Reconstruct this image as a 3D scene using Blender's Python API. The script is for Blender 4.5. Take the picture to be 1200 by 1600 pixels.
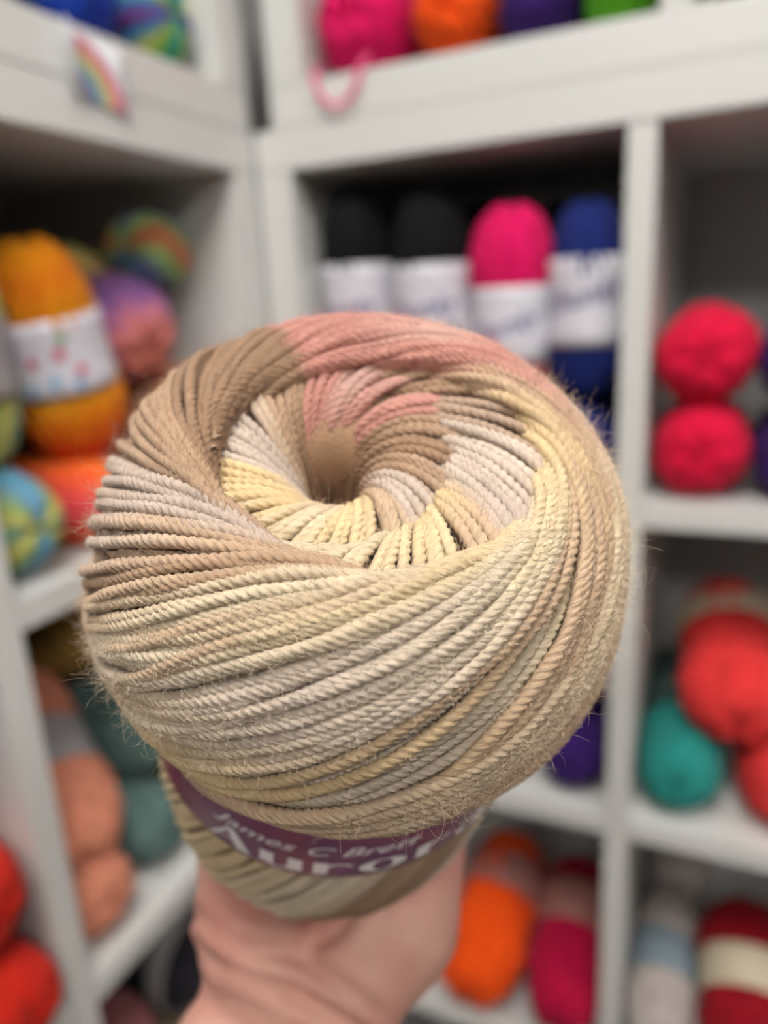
import bpy, bmesh, math, random
import numpy as np
from mathutils import Vector, Matrix

# ------------------------------------------------------------------ clean
for o in list(bpy.data.objects):
    bpy.data.objects.remove(o, do_unlink=True)
SC = bpy.context.scene
COL = SC.collection
rng = np.random.default_rng(7)
random.seed(7)

# ------------------------------------------------------------------ camera
cam_d = bpy.data.cameras.new('camera')
cam = bpy.data.objects.new('camera', cam_d)
COL.objects.link(cam)
CR, CU, CB = Vector((.90915, .413081, -.053011)), Vector((-.066913, .270516, .960387)), Vector((.411058, -.869589, .27358))
cam.matrix_world = Matrix(((CR.x, CU.x, CB.x, .46838), (CR.y, CU.y, CB.y, -.72449), (CR.z, CU.z, CB.z, 1.67886), (0, 0, 0, 1)))
cam_d.sensor_fit = 'VERTICAL'
cam_d.sensor_height = 36.0
cam_d.lens = 36.0 * 1162.5 / 1600.0
cam_d.clip_start = 0.01
cam_d.dof.use_dof = True
cam_d.dof.focus_distance = 0.126
cam_d.dof.aperture_fstop = 6.8
SC.camera = cam

# ------------------------------------------------------------------ world, exposure
w = bpy.data.worlds.new('world')
SC.world = w
w.use_nodes = True
w.node_tree.nodes['Background'].inputs[0].default_value = (.8, .83, .9, 1)
w.node_tree.nodes['Background'].inputs[1].default_value = 0.05
SC.view_settings.view_transform = 'Standard'
SC.view_settings.look = 'None'
SC.view_settings.exposure = 0.0
SC.view_settings.gamma = 1.0
SC.view_settings.use_curve_mapping = False
LAMP_STRENGTH = 17.4
SC.cycles.max_bounces = 6
SC.cycles.diffuse_bounces = 2
SC.cycles.glossy_bounces = 2
SC.cycles.caustics_reflective = False
CEIL = 2.75
# ceiling panels: x, y, length along x, length along y
LAMPS = [(.45, -.85, .6, .6), (1.9, -.85, .6, .6), (.45, -2.4, .6, .6), (1.9, -2.4, .6, .6)]

# ------------------------------------------------------------------ helpers
def lin(c):
    return tuple(((x / 255) / 12.92 if x / 255 <= .04045 else ((x / 255 + .055) / 1.055) ** 2.4) for x in c)

def tag(o, label=None, cat=None, group=None, kind=None):
    if label: o['label'] = label
    if cat: o['category'] = cat
    if group: o['group'] = group
    if kind: o['kind'] = kind
    return o

def link(name, me, parent=None, mat=None):
    o = bpy.data.objects.new(name, me)
    COL.objects.link(o)
    if parent: o.parent = parent
    if mat and me is not None and len(me.materials) == 0: me.materials.append(mat)
    return o

def empty(name, M=None):
    o = bpy.data.objects.new(name, None)
    o.empty_display_size = .02
    COL.objects.link(o)
    if M is not None: o.matrix_world = M
    return o

def np_mesh(name, V, F, smooth=True):
    """V (n,3); F (m,4) or (m,3) integer arrays"""
    V = np.asarray(V, np.float32); F = np.asarray(F, np.int32)
    me = bpy.data.meshes.new(name)
    me.vertices.add(len(V)); me.vertices.foreach_set('co', V.ravel())
    k = F.shape[1]
    me.loops.add(F.size); me.loops.foreach_set('vertex_index', F.ravel())
    me.polygons.add(len(F)); me.polygons.foreach_set('loop_start', np.arange(0, F.size, k, dtype=np.int32))
    if smooth: me.polygons.foreach_set('use_smooth', np.ones(len(F), bool))
    me.update(calc_edges=True)
    return me

def attr(me, name, typ, data):
    a = me.attributes.new(name, typ, 'POINT')
    key = 'color' if typ == 'FLOAT_COLOR' else 'vector' if typ == 'FLOAT_VECTOR' else 'value'
    a.data.foreach_set(key, np.asarray(data, np.float32).ravel())

def box(name, lo, hi, mat, parent=None, bev=.0012):
    bm = bmesh.new()
    bmesh.ops.create_cube(bm, size=1)
    for v in bm.verts:
        v.co = Vector([(lo[i] + hi[i]) / 2 + v.co[i] * (hi[i] - lo[i]) for i in range(3)])
    if bev:
        bmesh.ops.bevel(bm, geom=bm.edges[:], offset=bev, segments=2, affect='EDGES')
    me = bpy.data.meshes.new(name); bm.to_mesh(me); bm.free()
    return link(name, me, parent, mat)

def grid_faces(n, m, wrap=True):
    i, j = np.meshgrid(np.arange(n - 1), np.arange(m if wrap else m - 1), indexing='ij')
    j2 = (j + 1) % m
    return np.stack([i * m + j, i * m + j2, (i + 1) * m + j2, (i + 1) * m + j], -1).reshape(-1, 4)

def hspline(P, N):
    """smooth curve through control points, N samples equally spaced"""
    P = np.asarray(P, float)
    t = np.r_[0, np.cumsum(np.linalg.norm(np.diff(P, axis=0), axis=1))]
    m = np.gradient(P, t, axis=0); s = np.linspace(0, t[-1], N)
    i = np.clip(np.searchsorted(t, s, side='right') - 1, 0, len(t) - 2)
    h = t[i + 1] - t[i]; q = ((s - t[i]) / h)[:, None]; h = h[:, None]
    return (2*q**3 - 3*q**2 + 1)*P[i] + (q**3 - 2*q**2 + q)*h*m[i] + (-2*q**3 + 3*q**2)*P[i+1] + (q**3 - q**2)*h*m[i+1]

def tube_mesh(name, pts, rad, sides=8):
    pts = np.asarray(pts, float); n = len(pts)
    T = np.gradient(pts, axis=0); T /= np.linalg.norm(T, axis=1)[:, None]
    up = np.array([0.31, .2, .93]); N = np.cross(T, up); N /= np.linalg.norm(N, axis=1)[:, None]
    B = np.cross(T, N); a = np.linspace(0, 2*np.pi, sides, endpoint=False)
    rad = np.broadcast_to(rad, (n,))
    V = pts[:, None] + rad[:, None, None]*(np.cos(a)[None, :, None]*N[:, None] + np.sin(a)[None, :, None]*B[:, None])
    return np_mesh(name, V.reshape(-1, 3), grid_faces(n, sides))

# ------------------------------------------------------------------ materials
def new_mat(name):
    m = bpy.data.materials.new(name); m.use_nodes = True
    nt = m.node_tree; b = nt.nodes['Principled BSDF']
    return m, nt, b

def nd(nt, typ, **kw):
    n = nt.nodes.new(typ)
    for k, v in kw.items(): setattr(n, k, v)
    return n

def mixcol(nt, fac, a, b, blend='MIX'):
    n = nd(nt, 'ShaderNodeMix', data_type='RGBA', blend_type=blend)
    for sock, v in ((n.inputs[0], fac), (n.inputs[6], a), (n.inputs[7], b)):
        if hasattr(v, 'links'): nt.links.new(v, sock)
        elif isinstance(v, (int, float)): sock.default_value = v
        else: sock.default_value = (*v, 1)
    return n.outputs[2]

def ramp(nt, fac, stops, interp='LINEAR'):
    r = nd(nt, 'ShaderNodeValToRGB'); r.color_ramp.interpolation = interp
    e = r.color_ramp.elements
    while len(e) < len(stops): e.new(.5)
    for k, (p, c) in enumerate(stops):
        e[k].position = p; e[k].color = (*c, 1)
    nt.links.new(fac, r.inputs[0])
    return r.outputs[0]

def simple(name, rgb, rough=.5, spec=.5, noise=0., nscale=30, bump=0.):
    m, nt, b = new_mat(name)
    c = lin(rgb)
    b.inputs['Roughness'].default_value = rough
    b.inputs['Specular IOR Level'].default_value = spec
    tc = nd(nt, 'ShaderNodeTexCoord'); nz = nd(nt, 'ShaderNodeTexNoise')
    nz.inputs['Scale'].default_value = nscale; nz.inputs['Detail'].default_value = 4
    nt.links.new(tc.outputs['Object'], nz.inputs['Vector'])
    d = tuple(x * (1 - noise) for x in c)
    nt.links.new(mixcol(nt, nz.outputs['Fac'], c, d), b.inputs['Base Color'])
    if bump:
        bp = nd(nt, 'ShaderNodeBump'); bp.inputs['Strength'].default_value = bump; bp.inputs['Distance'].default_value = .001
        nt.links.new(nz.outputs['Fac'], bp.inputs['Height']); nt.links.new(bp.outputs['Normal'], b.inputs['Normal'])
    return m

M_WHITE = simple('white_foil_board', (226, 225, 221), .38, .5, .03, 6, .02)
M_WALL = simple('painted_wall', (208, 205, 203), .8, .3, .05, 9, .1)
M_SHOP = simple('low_bounce_grey', (92, 96, 98), .8, .3, .05, 9, .1)  # grey for the unseen walls, set dark to bounce less light
M_CEIL = simple('ceiling_paint', (232, 231, 228), .9, .2, .03, 5, .05)

def floor_mat():
    m, nt, b = new_mat('vinyl_plank')
    tc = nd(nt, 'ShaderNodeTexCoord'); mp = nd(nt, 'ShaderNodeMapping'); mp.inputs['Scale'].default_value = (1, 7, 1)
    nz = nd(nt, 'ShaderNodeTexNoise'); nz.inputs['Scale'].default_value = 5; nz.inputs['Detail'].default_value = 8
    nt.links.new(tc.outputs['Object'], mp.inputs[0]); nt.links.new(mp.outputs[0], nz.inputs['Vector'])
    nt.links.new(ramp(nt, nz.outputs['Fac'], [(.3, lin((118, 102, 86))), (.7, lin((152, 136, 116)))]), b.inputs['Base Color'])
    b.inputs['Roughness'].default_value = .5
    return m
M_FLOOR = floor_mat()

def emission(name, rgb, s):
    m, nt, b = new_mat(name)
    b.inputs['Base Color'].default_value = (.8, .8, .8, 1)
    b.inputs['Emission Color'].default_value = (*rgb, 1); b.inputs['Emission Strength'].default_value = s
    return m

def bg_yarn(name, cols, mix=(0.0, 1.0), freq=1.0, hard=False, rough=.85):
    """yarn on the shelves: one colour or a dyed run of colours along the winding; wound-strand bump"""
    m, nt, b = new_mat(name)
    tc = nd(nt, 'ShaderNodeTexCoord')
    at = nd(nt, 'ShaderNodeAttribute', attribute_name='wind')
    sep = nd(nt, 'ShaderNodeSeparateXYZ'); nt.links.new(at.outputs['Vector'], sep.inputs[0])
    nz = nd(nt, 'ShaderNodeTexNoise'); nz.inputs['Scale'].default_value = 4.6; nz.inputs['Detail'].default_value = 6
    nt.links.new(tc.outputs['Object'], nz.inputs['Vector'])
    if len(cols) == 1:
        c = lin(cols[0]); base = ramp(nt, nz.outputs['Fac'], [(.32, tuple(x*.74 for x in c)), (.5, tuple(x*1.0 for x in c)), (.66, tuple(min(1, x*1.12 + .003) for x in c))])
    else:
        # dye phase = a*axis + b*angle + noise
        f = None
        for sock, k in ((sep.outputs[1], mix[0]), (sep.outputs[2], mix[1])):
            mu = nd(nt, 'ShaderNodeMath', operation='MULTIPLY'); mu.inputs[1].default_value = k * freq
            nt.links.new(sock, mu.inputs[0])
            if f is None: f = mu.outputs[0]
            else:
                ad = nd(nt, 'ShaderNodeMath', operation='ADD'); nt.links.new(f, ad.inputs[0]); nt.links.new(mu.outputs[0], ad.inputs[1]); f = ad.outputs[0]
        nm = nd(nt, 'ShaderNodeMath', operation='MULTIPLY'); nm.inputs[1].default_value = .22; nt.links.new(nz.outputs['Fac'], nm.inputs[0])
        ad = nd(nt, 'ShaderNodeMath', operation='ADD'); nt.links.new(f, ad.inputs[0]); nt.links.new(nm.outputs[0], ad.inputs[1])
        pp = nd(nt, 'ShaderNodeMath', operation='PINGPONG'); pp.inputs[1].default_value = 1.0; nt.links.new(ad.outputs[0], pp.inputs[0])
        n = len(cols)
        base = ramp(nt, pp.outputs[0], [(k / (n - 1), lin(c)) for k, c in enumerate(cols)])
    nt.links.new(base, b.inputs['Base Color'])
    b.inputs['Roughness'].default_value = rough
    b.inputs['Specular IOR Level'].default_value = .25
    b.inputs['Sheen Weight'].default_value = 0.0 if max(cols[0]) < 30 else .05
    wv = nd(nt, 'ShaderNodeMath', operation='SINE'); mm = nd(nt, 'ShaderNodeMath', operation='MULTIPLY'); mm.inputs[1].default_value = 620.
    nt.links.new(sep.outputs[0], mm.inputs[0]); nt.links.new(mm.outputs[0], wv.inputs[0])
    bp = nd(nt, 'ShaderNodeBump'); bp.inputs['Strength'].default_value = .3; bp.inputs['Distance'].default_value = .001
    nt.links.new(wv.outputs[0], bp.inputs['Height']); nt.links.new(bp.outputs['Normal'], b.inputs['Normal'])
    return m

# ------------------------------------------------------------------ room shell
RX0, RX1, RY0, RY1 = -.41, 3.2, -3.6, .41
def struct(o): return tag(o, kind='structure')
struct(box('floor', (RX0, RY0, -.1), (RX1, RY1, 0), M_FLOOR, bev=0))
struct(box('ceiling', (RX0, RY0, CEIL), (RX1, RY1, CEIL + .1), M_CEIL, bev=0))
struct(box('wall_back', (RX0, RY1, 0), (RX1, RY1 + .1, CEIL), M_WALL, bev=0))
M_LEFTWALL = simple('shade_darkened_wall', (112, 98, 90), .8, .3, .05, 9, .1)  # wall colour darkened to carry the shade behind the left cubes
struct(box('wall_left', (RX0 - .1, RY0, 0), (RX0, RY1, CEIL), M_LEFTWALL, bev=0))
struct(box('wall_right', (RX1, RY0, 0), (RX1 + .1, RY1, CEIL), M_SHOP, bev=0))
struct(box('wall_front', (RX0, RY0 - .1, 0), (RX1, RY0, CEIL), M_SHOP, bev=0))

M_LAMP = emission('led_diffuser', (1.0, .975, .935), LAMP_STRENGTH)
M_LFRAME = simple('lamp_frame', (235, 235, 235), .4)
for k, (x, y, lx, ly) in enumerate(LAMPS):
    e = empty('ceiling_light', Matrix.Translation((x, y, CEIL)))
    where = ('above the yarn shelves corner', 'along the shelf wall away from the corner', 'behind, above the left side of the shop', 'behind, above the far right of the shop')[k]
    tag(e, 'flat square white ceiling light panel ' + where, 'ceiling light', 'ceiling light panels')
    box('diffuser', (-lx/2, -ly/2, -.022), (lx/2, ly/2, -.006), M_LAMP, e, 0)
    for s in (-1, 1):
        box('frame', (s*lx/2 - .012, -ly/2 - .012, -.026), (s*lx/2 + .012, ly/2 + .012, 0), M_LFRAME, e, .001)
        box('frame', (-lx/2 + .012, s*ly/2 - .012, -.026), (lx/2 - .012, s*ly/2 + .012, 0), M_LFRAME, e, .001)

# ------------------------------------------------------------------ cube shelving
W, TI, TO, DEP = .335, .0245, .0397, .385
ZT = 1.813                       # underside of the top board of the lower units
def shelf_unit(label, ncol, nrow, M):
    """local x along the front, y into the unit, z up, origin at lower front left corner"""
    e = empty('cube_shelf', M)
    tag(e, label, 'shelf unit', 'white cube shelf units')
    LX = 2*TO + ncol*W + (ncol-1)*TI; LZ = 2*TO + nrow*W + (nrow-1)*TI
    box('bottom_panel', (0, 0, 0), (LX, DEP, TO), M_WHITE, e)
    box('top_panel', (0, 0, LZ - TO), (LX, DEP, LZ), M_WHITE, e)
    for x in (0, LX - TO): box('side_panel', (x, 0, TO), (x + TO, DEP, LZ - TO), M_WHITE, e)
    for c in range(ncol - 1):
        x = TO + (c+1)*W + c*TI
        box('divider', (x, .001, TO), (x + TI, DEP, LZ - TO), M_WHITE, e)
    for c in range(ncol):
        x = TO + c*(W + TI)
        for r in range(nrow - 1):
            z = TO + (r+1)*W + r*TI
            box('shelf_board', (x, .002, z), (x + W, DEP, z + TI), M_WHITE, e)
    return e
XL = -.0015
shelf_unit('tall white cube shelf facing the camera, holding black, pink and navy yarn', 4, 5, Matrix.Translation((0, 0, 0)))
shelf_unit('white cube shelf stacked on top, holding a pink ball with a hanging loop', 4, 1, Matrix.Translation((.022, .001, ZT + TO)))
LLEN = 2*TO + 3*W + 2*TI
RL = Matrix.Rotation(math.pi/2, 4, 'Z')
shelf_unit('tall white cube shelf on the left, holding the yellow-orange ball and peach yarn', 3, 5, Matrix.Translation((XL, -LLEN, 0)) @ RL)
shelf_unit('white cube shelf stacked at upper left, with a rainbow card on its edge', 3, 1, Matrix.Translation((XL, -LLEN - .003, ZT + TO)) @ RL)

# ------------------------------------------------------------------ background yarn
def skein_profile(t, kind):
    """radius of the unit ball at t in [-1, 1]"""
    p = {'pull': 3.2, 'round': 3.0, 'slim': 3.6}[kind]
    r = (1 - np.abs(t)**p)**(1/2.1)
    wst = {'pull': .13, 'round': .05, 'slim': .10}[kind]
    return r * (1 - wst*np.exp(-(t/.28)**2))

SK = {}
def skein_mesh(kind, seed):
    if (kind, seed) in SK: return SK[(kind, seed)]
    g = np.random.default_rng(seed)
    n, m = 56, 150
    q = np.linspace(-1, 1, n); t = np.sin(q*np.pi/2)*.999
    th = np.linspace(0, 2*np.pi, m, endpoint=False)
    Tt, Th = np.meshgrid(t, th, indexing='ij')
    r = skein_profile(Tt, kind)
    # bundles of strands: two crossing diagonal families, slow lumps
    ph = g.uniform(0, 6.28, 6)
    rid = .026*np.sin(24*Th + 15*Tt + ph[0] + 1.2*np.sin(3*Th + ph[1])) + .020*np.sin(17*Th - 12*Tt + ph[2])
    for q in range(5):                       # creases where bundles of strands part
        w_ = (Th - g.uniform(0, 6.28) + g.choice([-1, 1])*g.uniform(.5, 1.6)*Tt + np.pi) % (2*np.pi) - np.pi
        rid = rid - g.uniform(.05, .11)*np.exp(-(w_/.10)**2)*np.clip(1.2 - np.abs(Tt - g.uniform(-.6, .6))*1.3, 0, 1)
    lump = .035*np.sin(2*Th + 2.3*Tt + ph[3]) + .03*np.sin(3*Th - 3.1*Tt + ph[4])
    rr = r*(1 + rid + lump)
    z = Tt.copy()
    # hollow at both ends where the strands turn into the centre
    cap = np.clip((np.abs(Tt) - .80)/.2, 0, 1)
    z = np.sign(Tt)*(np.abs(Tt) - .05*cap**2*(1 - r)**2*2.2) + .03*np.sin(5*Th + ph[5])*cap
    V = np.stack([rr*np.cos(Th), rr*np.sin(Th), z], -1).reshape(-1, 3)
    F = grid_faces(n, m)
    c0, c1 = len(V), len(V) + 1
    V = np.r_[V, [[0, 0, -.93]], [[0, 0, .93]]]
    j = np.arange(m)
    tri = np.r_[np.stack([np.full(m, c0), (j+1) % m, j, j], -1)[:, :3], np.stack([np.full(m, c1), (n-1)*m + j, (n-1)*m + (j+1) % m, j], -1)[:, :3]]
    F = np.r_[F[:, [0, 1, 2]], F[:, [0, 2, 3]], tri]
    me = np_mesh('yarn_body', V, F)
    wind = np.stack([(Th + 1.1*Tt)/6.283, (Tt + 1)/2, np.abs(Th/np.pi - 1)], -1).reshape(-1, 3)
    attr(me, 'wind', 'FLOAT_VECTOR', np.r_[wind, [[0, 0, .5]], [[0, 1, .5]]])
    SK[(kind, seed)] = me
    return me

M_LABEL_WHITE = simple('white_paper_label', (226, 223, 232), .16, .5, .03, 20)
M_LABEL_GREY = simple('grey_paper_label', (170, 165, 166), .45, .4, .06, 20)
M_LABEL_CREAM = simple('cream_paper_label', (214, 199, 172), .5, .4, .06, 20)
M_LABEL_PINKISH = simple('dusky_paper_label', (176, 120, 112), .5, .4, .1, 20)
M_LABEL_BLUE = simple('slate_paper_label', (132, 148, 158), .5, .4, .06, 20)
M_INK_PURPLE = simple('purple_ink', (74, 62, 128), .5, .3)
M_INK_PINK = simple('pink_ink', (214, 96, 128), .5, .3)
M_INK_SKY = simple('sky_ink', (126, 178, 214), .5, .3)
M_INK_GREEN = simple('green_ink', (120, 170, 110), .5, .3)

def text_mesh(txt, shear=0., bold=0.):
    cu = bpy.data.curves.new('text', 'FONT'); cu.body = txt; cu.shear = shear; cu.resolution_u = 3; cu.offset = bold
    cu.align_x = 'CENTER'; cu.align_y = 'CENTER'
    o = bpy.data.objects.new('text', cu); COL.objects.link(o)
    dg = bpy.context.evaluated_depsgraph_get(); dg.update()
    me = bpy.data.meshes.new_from_object(o.evaluated_get(dg))
    bpy.data.objects.remove(o, do_unlink=True)
    return me
TXT = text_mesh('Chunky', .35, .012)

def wrap_text(name, src, size, rfun, th0, z0, slope=0., arc=0.):
    me = src.copy(); me.materials.clear()
    bm = bmesh.new(); bm.from_mesh(me)
    bmesh.ops.triangulate(bm, faces=bm.faces[:])
    bmesh.ops.subdivide_edges(bm, edges=[e for e in bm.edges if e.calc_length() > .12], cuts=1)
    for v in bm.verts:
        x, y = v.co.x*size, v.co.y*size
        z = z0 + y + slope*x - arc*x*x
        r = rfun(z)
        a = th0 + x/r
        v.co = Vector((r*math.cos(a), r*math.sin(a), z))
    bm.to_mesh(me); bm.free()
    return me

def ball(label, center, axis, R, L, mat, kind='pull', band=None, bw=.40, bpos=0., roll=0., text=None, seed=1, group=None, extra=None):
    """a shop ball of yarn: wound body, paper label band, lettering"""
    z = Vector(axis).normalized()
    h = Vector((0, 0, 1)) if abs(z.z) < .8 else Vector((0, -1, 0))
    x = (h - z*h.dot(z)).normalized()          # local +x points up (lying) or to the room (standing)
    y = z.cross(x)
    Mx = Matrix(((x.x, y.x, z.x, center[0]), (x.y, y.y, z.y, center[1]), (x.z, y.z, z.z, center[2]), (0, 0, 0, 1))) @ Matrix.Rotation(roll, 4, 'Z')
    e = empty('yarn_ball', Mx)
    tag(e, label, 'yarn ball', group or 'shop yarn balls on the shelves')
    b = link('yarn_body', skein_mesh(kind, seed), e)
    b.scale = (R, R, L/2)
    if len(b.data.materials) == 0: b.data.materials.append(mat)
    b.material_slots[0].link = 'OBJECT'; b.material_slots[0].material = mat
    if band:
        n, m = 9, 48
        t = np.linspace(-bw, bw, n) + bpos
        edge = max(skein_profile(np.array([-bw + bpos, bw + bpos]), kind))
        rb = R*np.maximum(skein_profile(t, kind)*.35 + edge*.65, skein_profile(t, kind))*1.055
        th = np.linspace(0, 2*np.pi, m, endpoint=False)
        outer = np.stack([rb[:, None]*np.cos(th), rb[:, None]*np.sin(th), np.repeat((t*L/2)[:, None], m, 1)], -1).reshape(-1, 3)
        inner = np.stack([(rb - .0008)[:, None]*np.cos(th), (rb - .0008)[:, None]*np.sin(th), np.repeat((t*L/2)[:, None], m, 1)], -1).reshape(-1, 3)
        F = grid_faces(n, m); k = n*m; j = np.arange(m)
        rim0 = np.stack([j, j + k, (j+1) % m + k, (j+1) % m], -1); o0 = (n-1)*m
        rim1 = np.stack([o0 + j, o0 + (j+1) % m, o0 + (j+1) % m + k, o0 + j + k], -1)
        lb = link('label_band', np_mesh('label_band', np.r_[outer, inner], np.r_[F, F[:, ::-1] + k, rim0, rim1]), e, band)
        rfun = lambda zz: float(np.interp(zz, t*L/2, rb)) + .0005
        if text:
            link('lettering', wrap_text('lettering', TXT, text[0], rfun, text[1], bpos*L/2 + text[2], text[3], 0.), lb, M_INK_PURPLE)
        if extra:
            extra(lb, rfun)
    return e

def disc_print(lb, rfun, th, z, rad, mat, petals=5):
    pts = []
    for k in range(24):
        a = k/24*2*math.pi; q = rad*(.75 + .25*math.cos(petals*a))
        zz = z + q*math.sin(a); r = rfun(zz) + .0002
        an = th + q*math.cos(a)/r
        pts.append((r*math.cos(an), r*math.sin(an), zz))
    r = rfun(z) + .0006
    pts.append((r*math.cos(th), r*math.sin(th), z))
    F = [(k, (k+1) % 24, 24) for k in range(24)]
    link('printed_motif', np_mesh('printed_motif', pts, F, False), lb, mat)

Y_BLACK = bg_yarn('black_yarn', [(10, 10, 15)])
Y_TAIL = bg_yarn('pink_tail_yarn', [(236, 96, 146)])
Y_PINK = bg_yarn('hot_pink_yarn', [(228, 10, 98)])
Y_NAVY = bg_yarn('navy_yarn', [(20, 38, 110)])
Y_RED = bg_yarn('cherry_red_yarn', [(226, 8, 62)])
Y_PURPLE = bg_yarn('purple_yarn', [(58, 26, 108)])
Y_CORAL = bg_yarn('coral_yarn', [(238, 58, 58)])
Y_TEAL = bg_yarn('teal_yarn', [(40, 146, 138)])
Y_ORANGE = bg_yarn('orange_yarn', [(255, 84, 4)])
Y_CRIMSON = bg_yarn('crimson_yarn', [(188, 0, 62)])
Y_DRED = bg_yarn('deep_red_yarn', [(158, 6, 28)])
Y_STONE = bg_yarn('stone_yarn', [(190, 178, 172)])
Y_GREEN = bg_yarn('green_yarn', [(98, 186, 34)])
Y_PALEPINK = bg_yarn('pale_pink_yarn', [(226, 168, 176)])
Y_BROWN = bg_yarn('brown_yarn', [(84, 56, 40)])
Y_SUN = bg_yarn('sunset_yarn', [(200, 34, 40), (214, 46, 36), (226, 74, 20), (240, 130, 6), (238, 172, 36), (238, 158, 8), (226, 142, 2), (216, 112, 4)], (.98, .10), 1.0)
Y_FLAME = bg_yarn('flame_yarn', [(250, 136, 14), (248, 96, 40), (226, 72, 84)], (.3, 1.6), 1.0)
Y_PASTEL = bg_yarn('pastel_rainbow_yarn', [(230, 140, 104), (228, 130, 116), (140, 92, 152), (142, 98, 156), (228, 190, 122), (216, 208, 116), (92, 160, 150)], (1.0, .06), 1.0)
Y_RAINBOW = bg_yarn('rainbow_yarn', [(120, 174, 120), (80, 130, 150), (110, 110, 160), (150, 190, 110), (214, 104, 80)], (.5, 1.3), 1.0)
Y_SEA = bg_yarn('sea_glass_yarn', [(92, 176, 180), (110, 160, 200), (150, 180, 110), (206, 196, 104), (80, 150, 140)], (.5, 1.7), 1.0)
Y_PEACHBLEND = bg_yarn('peach_blend_yarn', [(232, 116, 100), (220, 160, 90), (224, 140, 110)], (.6, .9), 1.0)
Y_PEACH = bg_yarn('peach_yarn', [(222, 142, 114)])
Y_SLATE = bg_yarn('slate_green_yarn', [(96, 122, 118)])
Y_OLIVE = bg_yarn('olive_yarn', [(142, 110, 52)])
Y_CHAR = bg_yarn('charcoal_yarn', [(36, 34, 42)])
Y_MAUVE = bg_yarn('mauve_yarn', [(150, 92, 94)])
Y_TAN = bg_yarn('tan_yarn', [(150, 128, 100)])
Y_RUST = bg_yarn('scarlet_yarn', [(206, 36, 18)])
Y_BLUE = bg_yarn('blue_fade_yarn', [(14, 30, 130), (24, 64, 170), (90, 150, 214)], (.2, 1.1), 1.0)
Y_PALE = bg_yarn('pale_blue_yarn', [(176, 190, 200)])
Y_LAGOON = bg_yarn('lagoon_yarn', [(20, 130, 150), (30, 150, 130), (120, 180, 80), (200, 206, 90), (20, 120, 170), (110, 40, 120)], (.25, 1.5), 1.3)

S0, S1, S2, S3 = 1.478, 1.1185, .759, .3995
SU = ZT + 2*TO                       # floor of the stacked units
FR, UP = (0, 1, 0), (0, 0, 1)
g = 'yarn balls on the shelf facing the camera'
# --- right unit, first row, left cube: standing balls on lying ones
lw = 1.478 + .050
for lab, x, mt, R in (('black ball lying under the left labelled black ball', .092, Y_BLACK, .046), ('black ball lying under the black ball beside the pink', .178, Y_BLACK, .044),
                      ('hot pink ball lying low in the cube under the labelled pink ball', .258, Y_PINK, .040)):
    ball(lab, (x, .078, S0 + R), FR, R, .15, mt, seed=2, group=g)
ball('navy ball lying below the labelled navy ball at the shelf divider', (.327, .075, S0 + .0465), FR, .0465, .16, Y_NAVY, seed=3, group=g)
zt = S0 + .093
ball('black ball with white label, leftmost in the cube by the corner post', (.085, .055, zt + .1135), UP, .0425, .226, Y_BLACK, band=M_LABEL_WHITE, bw=.38, bpos=-.09, text=(.026, .12, -.004, .10), roll=-.25, group=g)
ball('black ball with white label standing next to the pink one', (.173, .053, zt + .1085), UP, .044, .216, Y_BLACK, band=M_LABEL_WHITE, bw=.38, bpos=-.08, text=(.028, .1, -.004, .12), roll=-.2, seed=2, group=g)
ball('hot pink ball with white label standing between black and navy', (.2605, .050, zt + .098), UP, .0425, .198, Y_PINK, band=M_LABEL_WHITE, bw=.38, bpos=-.22, text=(.026, .1, -.002, .25), roll=-.2, seed=3, group=g)
ball('navy ball with white label standing against the shelf divider', (.3365, .046, zt + .096), UP, .0375, .194, Y_NAVY, band=M_LABEL_WHITE, bw=.42, text=(.027, .1, .004, .22), roll=-.2, seed=1, group=g)
# --- right cube
ball('cherry red ball, upper of two stacked beside the divider', (.4465, .080, S0 + .088 + .046), FR, .0468, .15, Y_RED, 'round', seed=4, group=g)
ball('cherry red ball, lower of two stacked beside the divider', (.4470, .078, S0 + .0460), FR, .0468, .15, Y_RED, 'round', seed=5, group=g)
ball('purple ball, upper of two at the right edge beside the red', (.5335, .080, S0 + .086 + .042), FR, .0430, .15, Y_PURPLE, 'round', seed=4, group=g)
ball('purple ball, lower of two at the right edge beside the red', (.5335, .080, S0 + .043), FR, .0430, .15, Y_PURPLE, 'round', seed=5, group=g)
ball('black ball standing in the back row, leftmost near the corner post', (.10, .170, S0 + .155), UP, .046, .31, Y_BLACK, 'pull', seed=3, group=g)
ball('black ball standing in the back row behind the second labelled black', (.195, .170, S0 + .155), UP, .046, .31, Y_BLACK, 'pull', seed=2, group=g)
ball('black ball standing in the back row behind the pink and navy', (.295, .170, S0 + .150), UP, .046, .30, Y_BLACK, 'pull', seed=1, group=g)
# --- second row
ball('dark purple ball lying low, half hidden by the big held ball', (.330, .085, S1 + .041), FR, .041, .15, Y_PURPLE, seed=3, group=g)
ball('pale pink ball peeking out above the dark purple ball', (.325, .12, S1 + .082 + .036), FR, .038, .13, Y_PALEPINK, 'round', seed=4, group=g)
ball('teal ball lying at the front beside the coral yarn', (.4455, .080, S1 + .0460), FR, .0460, .15, Y_TEAL, 'round', seed=6, group=g)
ball('dark grey-green ball in shadow behind the teal ball', (.432, .235, S1 + .045), FR, .045, .12, Y_SLATE, 'round', seed=4, group=g)
ball('coral red ball with a beige band lying above the teal ball', (.490, .130, S1 + .150), (-.12, .93, .34), .058, .215, Y_CORAL, band=M_LABEL_CREAM, bw=.15, bpos=.34, seed=2, group=g)
ball('coral red ball, the lower one at the right edge beside teal', (.549, .095, S1 + .050), (-.1, 1, 0), .049, .17, Y_CORAL, 'round', seed=5, group=g)
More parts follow.
